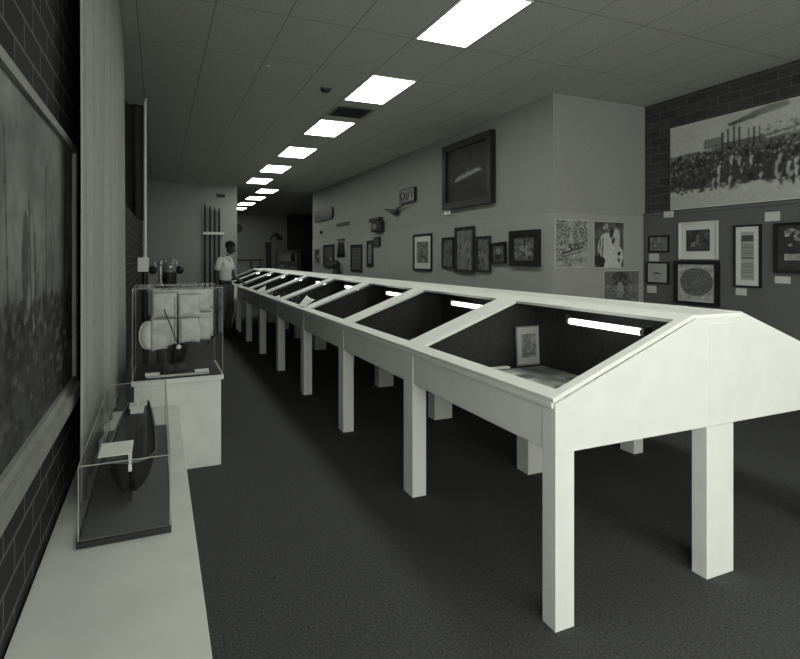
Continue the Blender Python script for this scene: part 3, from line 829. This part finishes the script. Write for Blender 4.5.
def wallB(label, y0, y1, z0, z1, art, fw, depth, fm, matw=0, **k):
    return framed(label, (XB - .0305, (y0 + y1) / 2, z0), '-x', y0 - y1, z1 - z0, art, fw, depth, fm, matw, 'framed prints on the grey board', **k)
a = tex(30, 22, .17, .4, 12, (.1, .25)); wallB('small grey print in thin frame, topmost at left on the board', 5.07, 4.77, 1.52, 1.73, a, .02, .02, BLACK)
a = Art(40, 30, .36).noise(.1, 10); a.line(.3, .47, .72, .45, .03, .07); a.line(.35, .52, .6, .5, .012, .12)
wallB('small pale print with one dark ship shape, under the smallest print', 5.10, 4.77, 1.13, 1.40, a, .02, .025, BLACK, .005)
a = Art(40, 34, .05).noise(.4, 5); a.blobs(14, .1, .9, .2, .8, .03, .09, [.16, .10, .03]); a.rect(.2, .4, .2, .4, .18); a.rect(.45, .55, .3, .75, .15)
wallB('pale framed dark photograph with wide white mount, above the heavy frame', 4.62, 4.13, 1.435, 1.87, a, .018, .03, MATB, .075)
a = Art(100, 74, .40).noise(.1, 12); a.ell(.5, .53, .46, .40, .12); a.noise(.25, 8); a.blobs(500, .08, .92, .2, .86, .005, .016, [.06, .1, .15, .2]); a.blobs(60, .2, .8, .25, .5, .005, .015, [.27, .05]); a.noise(.3, 3)
wallB('heavy black framed engraving of a vignette scene, largest on the board', 4.67, 4.11, .905, 1.415, a, .04, .05, BLACK, .01)
a = Art(36, 70, .36)
a.rect(.05, .95, .80, .93, .07); 
for k in range(22): a.rect(.06, .94, .06 + k * .032, .075 + k * .032, .13)
a.rect(.05, .95, .38, .44, .36); a.rect(.05, .95, .44, .47, .12)
wallB('tall narrow framed printed notice with wide white mount', 3.94, 3.65, 1.14, 1.80, a, .018, .03, BLACK, .055)
a = Art(40, 60, .035); a.blobs(14, .2, .55, .55, .9, .03, .08, [.22, .12, .3], .6); a.blobs(12, .6, .95, .5, .9, .03, .08, [.22, .15, .3], .6); a.rect(.15, .8, .22, .36, .28); a.noise(.4, 4)
wallB('dark framed montage of small pictures, cut by the right picture edge', 3.515, 3.02, 1.30, 1.80, a, .03, .035, BLACK)
for lab, y0, y1, z0, z1 in (('caption card tucked at the lower corner of the crowd mural', 4.84, 4.70, 1.945, 2.02), ('caption card under the topmost small grey print', 5.07, 4.92, 1.41, 1.505),
                            ('caption card under the small pale ship print', 5.10, 4.96, 1.01, 1.10), ('caption card under the heavy black frame', 4.66, 4.51, .845, .885),
                            ('caption card under the tall printed notice', 3.93, 3.81, 1.05, 1.128), ('caption card high on the board above the dark montage', 3.62, 3.47, 1.825, 1.92),
                            ('caption card under the dark montage', 3.52, 3.37, 1.195, 1.265)):
    t = thing('caption_card', lab, 'card', (XB - (.043 if z1 > 2 else .0305), (y0 + y1) / 2, z0), FACE['-x'], 'caption cards on the grey board')
    part('card', CARD, t, box, -(y0 - y1) / 2, (y0 - y1) / 2, -.004, -.0005, 0, z1 - z0)

# ------------------------------------------------------------------ far room
t = thing('porthole', 'round dark disc high on the far wall beside the partition edge', 'wall disc', (3.12, YF, 2.71))
def disc(bm, r, y0, y1): tube(bm, (0, y0, 0), (0, y1, 0), r, r, 32)
part('rim', IRON, t, disc, .19, -.06, -.001); part('face', BLACK, t, disc, .15, -.07, -.061)
t = thing('hanging_lamp', 'dark dome lamp hanging before the far wall', 'lamp', (4.5, 22.9, 0))
part('shade', IRON, t, lathe, [(.28, 2.20), (.26, 2.30), (.15, 2.42), (.05, 2.50)], smooth=False)
part('cord', BLACK, t, tube, (0, 0, 2.50), (0, 0, 3.399), .008)
part('bulb', WHITE, t, ball, (0, 0, 2.22), .05)
t = thing('glass_cabinet', 'pale glass fronted cabinet against the far wall', 'cabinet', (5.15, 23.6, 0))
part('carcass', GREYM, t, lambda bm: [box(bm, -.5, .5, .28, .3, 0, 1.8), box(bm, -.5, -.47, -.25, .28, 0, 1.8), box(bm, .47, .5, -.25, .28, 0, 1.8), box(bm, -.47, .47, -.25, .28, 0, .5), box(bm, -.47, .47, -.25, .28, 1.76, 1.8)])
part('back_lining', MATB, t, box, -.46, .46, .262, .279, .51, 1.75)
for z in (.9, 1.3): part('shelf', GREYM, t, box, -.46, .46, -.22, .26, z, z + .02)
for s in (-1, 1):
    d_ = part('door', GLASSM, t, box, min(s * .005, s * .468), max(s * .005, s * .468), -.262, -.256, .51, 1.75)
    part('handle', IRON, d_, box, min(s * .03, s * .05), max(s * .03, s * .05), -.28, -.2625, 1.05, 1.2)
for i, (x, z, h) in enumerate(((-.25, .921, .28), (.22, 1.321, .30), (.2, .921, .2))):
    t = thing('museum_piece', ['pale jar on the lower left cabinet shelf', 'dark jar on the upper cabinet shelf', 'pale jar on the lower right cabinet shelf'][i], 'jar', (5.15 + x, 23.65, z))
    part('body', [CARD, DARK, CARD][i], t, lathe, [(.06, 0), (.09, h * .3), (.08, h * .7), (.04, h * .85), (.05, h)])
    part('lid', DARK, t, lathe, [(.052, h + .001), (.045, h + .03), (.012, h + .045)])
t = thing('mannequin_case', 'tall dark narrow post case before the far wall', 'display post', (4.25, 23.2, 0))
part('post', BLACK, t, box, -.10, .10, -.10, .10, 0, 2.05, .01); part('base', BLACK, t, box, -.17, .17, -.17, .17, 0, .06, .005)
part('cap', DARK, t, box, -.13, .13, -.13, .13, 2.05, 2.10, .005)
t = thing('rail_fence', 'row of dark upright rails at the far right opening', 'railing', (6.55, 22.6, 0))
part('top_rail', GREYM, t, box, -.55, .55, -.03, .03, 1.42, 1.48)
for k in range(6): part('rail_post', GREYM, t, box, -.5 + k * .2 - .02, -.5 + k * .2 + .02, -.02, .02, 0, 1.42)
t = thing('exhibit_table', 'low exhibit table beyond the man, dark shelf over pale front', 'table', (2.55, 17.2, 0))
part('body', MIDW, t, box, -.42, .42, -.3, .3, .75, 1.02, .005)
for sx in (-.36, .36):
    for sy in (-.24, .24): part('leg', DARK, t, box, sx - .03, sx + .03, sy - .03, sy + .03, 0, .75)
part('panel', GREYM, t, box, -.40, .02, .22, .27, 1.02, 1.36); part('shelf', BLACK, t, box, -.42, .42, -.1, .28, 1.36, 1.42, .004)
for sx in (.1, .38): part('upright', DARK, t, box, sx - .02, sx + .02, .2, .26, 1.02, 1.36)
t = thing('white_bowl', 'small bright white bowl on the low exhibit table', 'bowl', (2.62, 17.0, 1.021))
part('bowl', WHITE, t, lathe, [(.05, 0), (.10, .03), (.12, .08), (.11, .08), (.09, .04), (.04, .02)]); part('foot', WHITE, t, lathe, [(.05, -.0), (.05, .012), (.045, .014)])
t = thing('iron_pot', 'small dark pot beside the white bowl on the exhibit table', 'pot', (2.82, 17.12, 1.021))
part('body', IRON, t, lathe, [(.06, 0), (.09, .05), (.08, .13), (.06, .15)]); part('lid', IRON, t, lathe, [(.062, .151), (.04, .17), (.012, .185)])

# ------------------------------------------------------------------ the man
def skin_mesh(name, joints, edges_, m, parent, sub=2, root=0):
    me = bpy.data.meshes.new(name); me.from_pydata([j[:3] for j in joints], edges_, []); me.materials.append(m)
    o = bpy.data.objects.new(name, me); C.objects.link(o); o.parent = parent
    sk = o.modifiers.new('skin', 'SKIN'); sk.use_smooth_shade = True
    if not me.skin_vertices: me.skin_vertices.new(name='')
    for i, j in enumerate(joints):
        r = j[3]; me.skin_vertices[0].data[i].radius = (r, r) if not isinstance(r, tuple) else r
        me.skin_vertices[0].data[i].use_root = (i == root)
    s = o.modifiers.new('sub', 'SUBSURF'); s.levels = sub; s.render_levels = sub
    return o

man = thing('person', 'man in white short-sleeved shirt and dark trousers standing by the cases', 'person', (1.19, 10.90, 0), math.radians(52))
# local frame: faces -y, his right is -x
J = []; Ed = []
def jj(*p):
    J.append(p); return len(J) - 1
pel = jj(0, .02, .95, (.13, .10)); wai = jj(0, .02, 1.08, (.125, .09)); che = jj(0, .02, 1.28, (.15, .105)); upc = jj(0, .025, 1.40, (.12, .08))
nec = jj(0, -.005, 1.465, .052); nk2 = jj(.008, -.055, 1.525, .052)
Ed += [(pel, wai), (wai, che), (che, upc), (upc, nec), (nec, nk2)]
def chain(start, pts):
    p = start
    out = []
    for q in pts:
        i = jj(*q); Ed.append((p, i)); p = i; out.append(i)
    return out
# right arm hangs, slightly bent behind; left arm forward to the case
ra = chain(upc, [(-.15, .03, 1.405, .055), (-.205, .035, 1.37, .052), (-.25, .06, 1.10, .040), (-.255, .0, .87, .027), (-.252, -.015, .82, (.02, .036)), (-.25, -.025, .77, (.017, .036))])
la = chain(upc, [(.15, .03, 1.405, .055), (.205, .03, 1.37, .052), (.25, -.0, 1.10, .040), (.235, -.19, .99, .027), (.228, -.24, .965, (.02, .034)), (.222, -.285, .945, (.017, .034))])
rl = chain(pel, [(-.095, .02, .88, .092), (-.105, .0, .50, .060), (-.11, .04, .28, .052), (-.11, .05, .085, .040), (-.12, -.10, .035, (.036, .026)), (-.122, -.15, .03, (.03, .02))])
ll = chain(pel, [(.095, .02, .88, .092), (.11, -.03, .50, .060), (.115, .02, .28, .052), (.12, .04, .085, .040), (.135, -.10, .035, (.036, .026)), (.138, -.15, .03, (.03, .02))])
def hand(wrist, palm, d, side, across):
    d = Vector(d).normalized(); ac = Vector(across).normalized(); bendv = Vector(side)
    for k, (o_, ln) in enumerate(((-.027, .072), (-.009, .080), (.009, .076), (.027, .060))):
        b = Vector(J[palm][:3]) + ac * o_
        p1 = b + d * ln * .5; p2 = p1 + (d * .8 + bendv * .6).normalized() * ln * .32; p3 = p2 + (d * .5 + bendv).normalized() * ln * .25
        chain(palm, [(*b, .010), (*p1, .0095), (*p2, .0085), (*p3, .0075)])
    b = (Vector(J[wrist][:3]) * .4 + Vector(J[palm][:3]) * .6) - ac * .034
    chain(palm, [(*b, .012), (*(b - ac * .02 + d * .025), .0105), (*(b - ac * .022 + d * .052 + bendv * .01), .009)])
hand(ra[-2], ra[-1], (0.0, -.12, -1), (.5, -.2, 0), (0, 1, .0))
hand(la[-2], la[-1], (-.1, -.9, -.35), (0, .1, -.9), (1, 0, 0))
body = skin_mesh('body', J, Ed, SKIN, man, 1, pel)
# head fused into the same surface by a remesh
hb = NB()
hc = Vector((.012, -.085, 1.645))
R = Matrix.Translation(hc) @ Matrix.Rotation(math.radians(22), 4, 'Z') @ Matrix.Rotation(math.radians(26), 4, 'X')
def hball(c, rx, ry, rz):
    bmesh.ops.create_uvsphere(hb, u_segments=24, v_segments=16, radius=1, matrix=R @ Matrix.Translation(c) @ Matrix.Diagonal((rx, ry, rz, 1)))
hball((0, .015, .035), .077, .096, .088); hball((0, -.018, -.03), .064, .075, .085); hball((0, -.045, -.085), .034, .034, .028)
hball((0, -.098, -.012), .013, .022, .026); hball((0, -.108, -.028), .017, .014, .011)
hball((0, -.082, .022), .055, .016, .013); hball((0, -.085, -.058), .026, .014, .008); hball((0, -.083, -.068), .022, .013, .008)
hball((-.076, .015, -.005), .012, .022, .032); hball((.076, .015, -.005), .012, .022, .032)
hm = bpy.data.meshes.new('head'); hb.to_mesh(hm); hb.free()
# bake the skinned body to plain mesh, join the head, remesh to one continuous figure
dg = bpy.context.evaluated_depsgraph_get(); dg.update()
bm = NB(); ev = body.evaluated_get(dg); tmp = ev.to_mesh(); bm.from_mesh(tmp); ev.to_mesh_clear(); bm.from_mesh(hm)
body.modifiers.clear()
nm = bpy.data.meshes.new('body'); bm.to_mesh(nm); bm.free(); nm.materials.append(SKIN); body.data = nm
rm = body.modifiers.new('fuse', 'REMESH'); rm.mode = 'VOXEL'; rm.voxel_size = .0065; rm.use_smooth_shade = True
sm = body.modifiers.new('soft', 'SMOOTH'); sm.factor = .5; sm.iterations = 2
def hp(bm, c, r): 
    bmesh.ops.create_uvsphere(bm, u_segments=12, v_segments=8, radius=1, matrix=R @ Matrix.Translation(c) @ Matrix.Diagonal((*r, 1)))
for s in (-1, 1): part('eye', WHITE, man, hp, (s * .029, -.086, .006), (.012, .008, .007), smooth=True)
def hair(bm):
    bmesh.ops.create_uvsphere(bm, u_segments=24, v_segments=16, radius=1, matrix=R @ Matrix.Translation((0, .020, .042)) @ Matrix.Diagonal((.084, .101, .090, 1)))
    bmesh.ops.bisect_plane(bm, geom=bm.verts[:] + bm.edges[:] + bm.faces[:], plane_co=R @ Vector((0, -.045, .048)), plane_no=(R.to_3x3() @ Vector((0, -.85, -.55))), clear_outer=True)
hr = part('hair', HAIR, man, hair, smooth=True); solid(hr, .006, -1)
# clothes
SJ = [(0, .02, .97, (.155, .118)), (0, .02, 1.10, (.150, .112)), (0, .02, 1.28, (.172, .125)), (0, .025, 1.395, (.135, .095)), (0, .0, 1.442, (.072, .066)),
      (-.15, .03, 1.405, .070), (-.208, .037, 1.355, .068), (-.232, .048, 1.20, .066), (.15, .03, 1.405, .070), (.208, .03, 1.355, .068), (.232, .012, 1.20, .066)]
SE = [(0, 1), (1, 2), (2, 3), (3, 4), (3, 5), (5, 6), (6, 7), (3, 8), (8, 9), (9, 10)]
sh = skin_mesh('shirt', SJ, SE, SHIRT, man, 2, 0)
cb = NB(); lathe(cb, [(.064, 0), (.078, .0), (.070, .04), (.060, .045)], 0, -.012, 20); cl = obj('collar', cb, SHIRT, sh); cl.location = (0, 0, 1.455); cl.rotation_euler = (.25, 0, 0)
for i in range(4): part('button', CARD, sh, ball, (0, -.108 - .012 * math.sin(i), 1.08 + .09 * i), .007)
TJ = [(0, .02, .93, (.150, .115)), (0, .02, 1.00, (.145, .11)), (-.098, .02, .85, .108), (-.106, .0, .50, .080), (-.112, .04, .25, .070), (-.112, .045, .07, .068),
      (.098, .02, .85, .108), (.112, -.03, .50, .080), (.118, .02, .25, .070), (.122, .035, .07, .068)]
TE = [(0, 1), (0, 2), (2, 3), (3, 4), (4, 5), (0, 6), (6, 7), (7, 8), (8, 9)]
tr = skin_mesh('trousers', TJ, TE, TROUS, man, 2, 0)
bb = NB(); lathe(bb, [(.118, 0), (.121, .004), (.121, .032), (.118, .036)], 0, 0, 28); be = obj('belt', bb, BLACK, tr); be.scale = (1.28, .98, 1); be.location = (0, .02, .955)
for x, y in ((-.118, -.04), (.130, -.045)):
    s_ = part('shoe', SHOE, man, ball, (x, y, .042), .048, .145, .042, smooth=True)
    part('sole', BLACK, s_, box, x - .045, x + .045, y - .135, y + .125, 0, .018, .008)
o = thing('folded_paper', 'folded white paper held low between the man and case', 'paper', (1.335, 10.66, .66))
part('sheet', PAPER, o, prism, [(-.03, 0, 0), (.045, .0, .0), (.025, -.0, .30), (-.02, 0, .30)], (0, .012, 0))

# ------------------------------------------------------------------ added fill lights outside made-up openings behind the camera
ld = bpy.data.lights.new('fill_rear', 'AREA'); ld.shape = 'RECTANGLE'; ld.size = 3.6; ld.size_y = 2.3; ld.energy = 200; ld.color = (1, 1, .97)  # added area light, brightens the near gable from behind the camera
lo = bpy.data.objects.new('fill_rear', ld); C.objects.link(lo); lo.location = (1.5, YR - .3, 1.9); lo.rotation_euler = (-PI / 2, 0, 0)
lo.rotation_euler = (PI / 2, 0, 0)

l2 = bpy.data.lights.new('fill_side', 'AREA'); l2.shape = 'RECTANGLE'; l2.size = 3.9; l2.size_y = 2.4; l2.energy = 300; l2.color = (1, 1, .97)  # second added area light, lifts the left-facing case aprons
o2 = bpy.data.objects.new('fill_side', l2); C.objects.link(o2); o2.location = (XL - .3, -2.55, 1.9); o2.rotation_euler = (PI / 2, 0, -PI / 2)

# ------------------------------------------------------------------ camera, world, view
cam = bpy.data.cameras.new('camera'); co = bpy.data.objects.new('camera', cam); C.objects.link(co)
cam.sensor_fit = 'HORIZONTAL'; cam.sensor_width = 36.0; cam.lens = 36.0 * 546 / 800
cam.shift_y = (258 - 329.5) / 800; cam.clip_start = .02
co.location = (0, 0, 1.45); co.rotation_euler = (PI / 2, 0, -math.atan((400 - 158) / 546))
bpy.context.scene.camera = co

w = bpy.data.worlds.new('world'); bpy.context.scene.world = w; w.use_nodes = True
w.node_tree.nodes['Background'].inputs[0].default_value = g(.5); w.node_tree.nodes['Background'].inputs[1].default_value = .02
sc = bpy.context.scene
sc.view_settings.view_transform = 'Standard'; sc.view_settings.look = 'None'
sc.view_settings.exposure = 0.0; sc.view_settings.gamma = 1.0; sc.view_settings.use_curve_mapping = False
sc.cycles.use_denoising = True
sc.cycles.max_bounces = 8; sc.cycles.transparent_max_bounces = 24; sc.cycles.caustics_reflective = False; sc.cycles.caustics_refractive = False
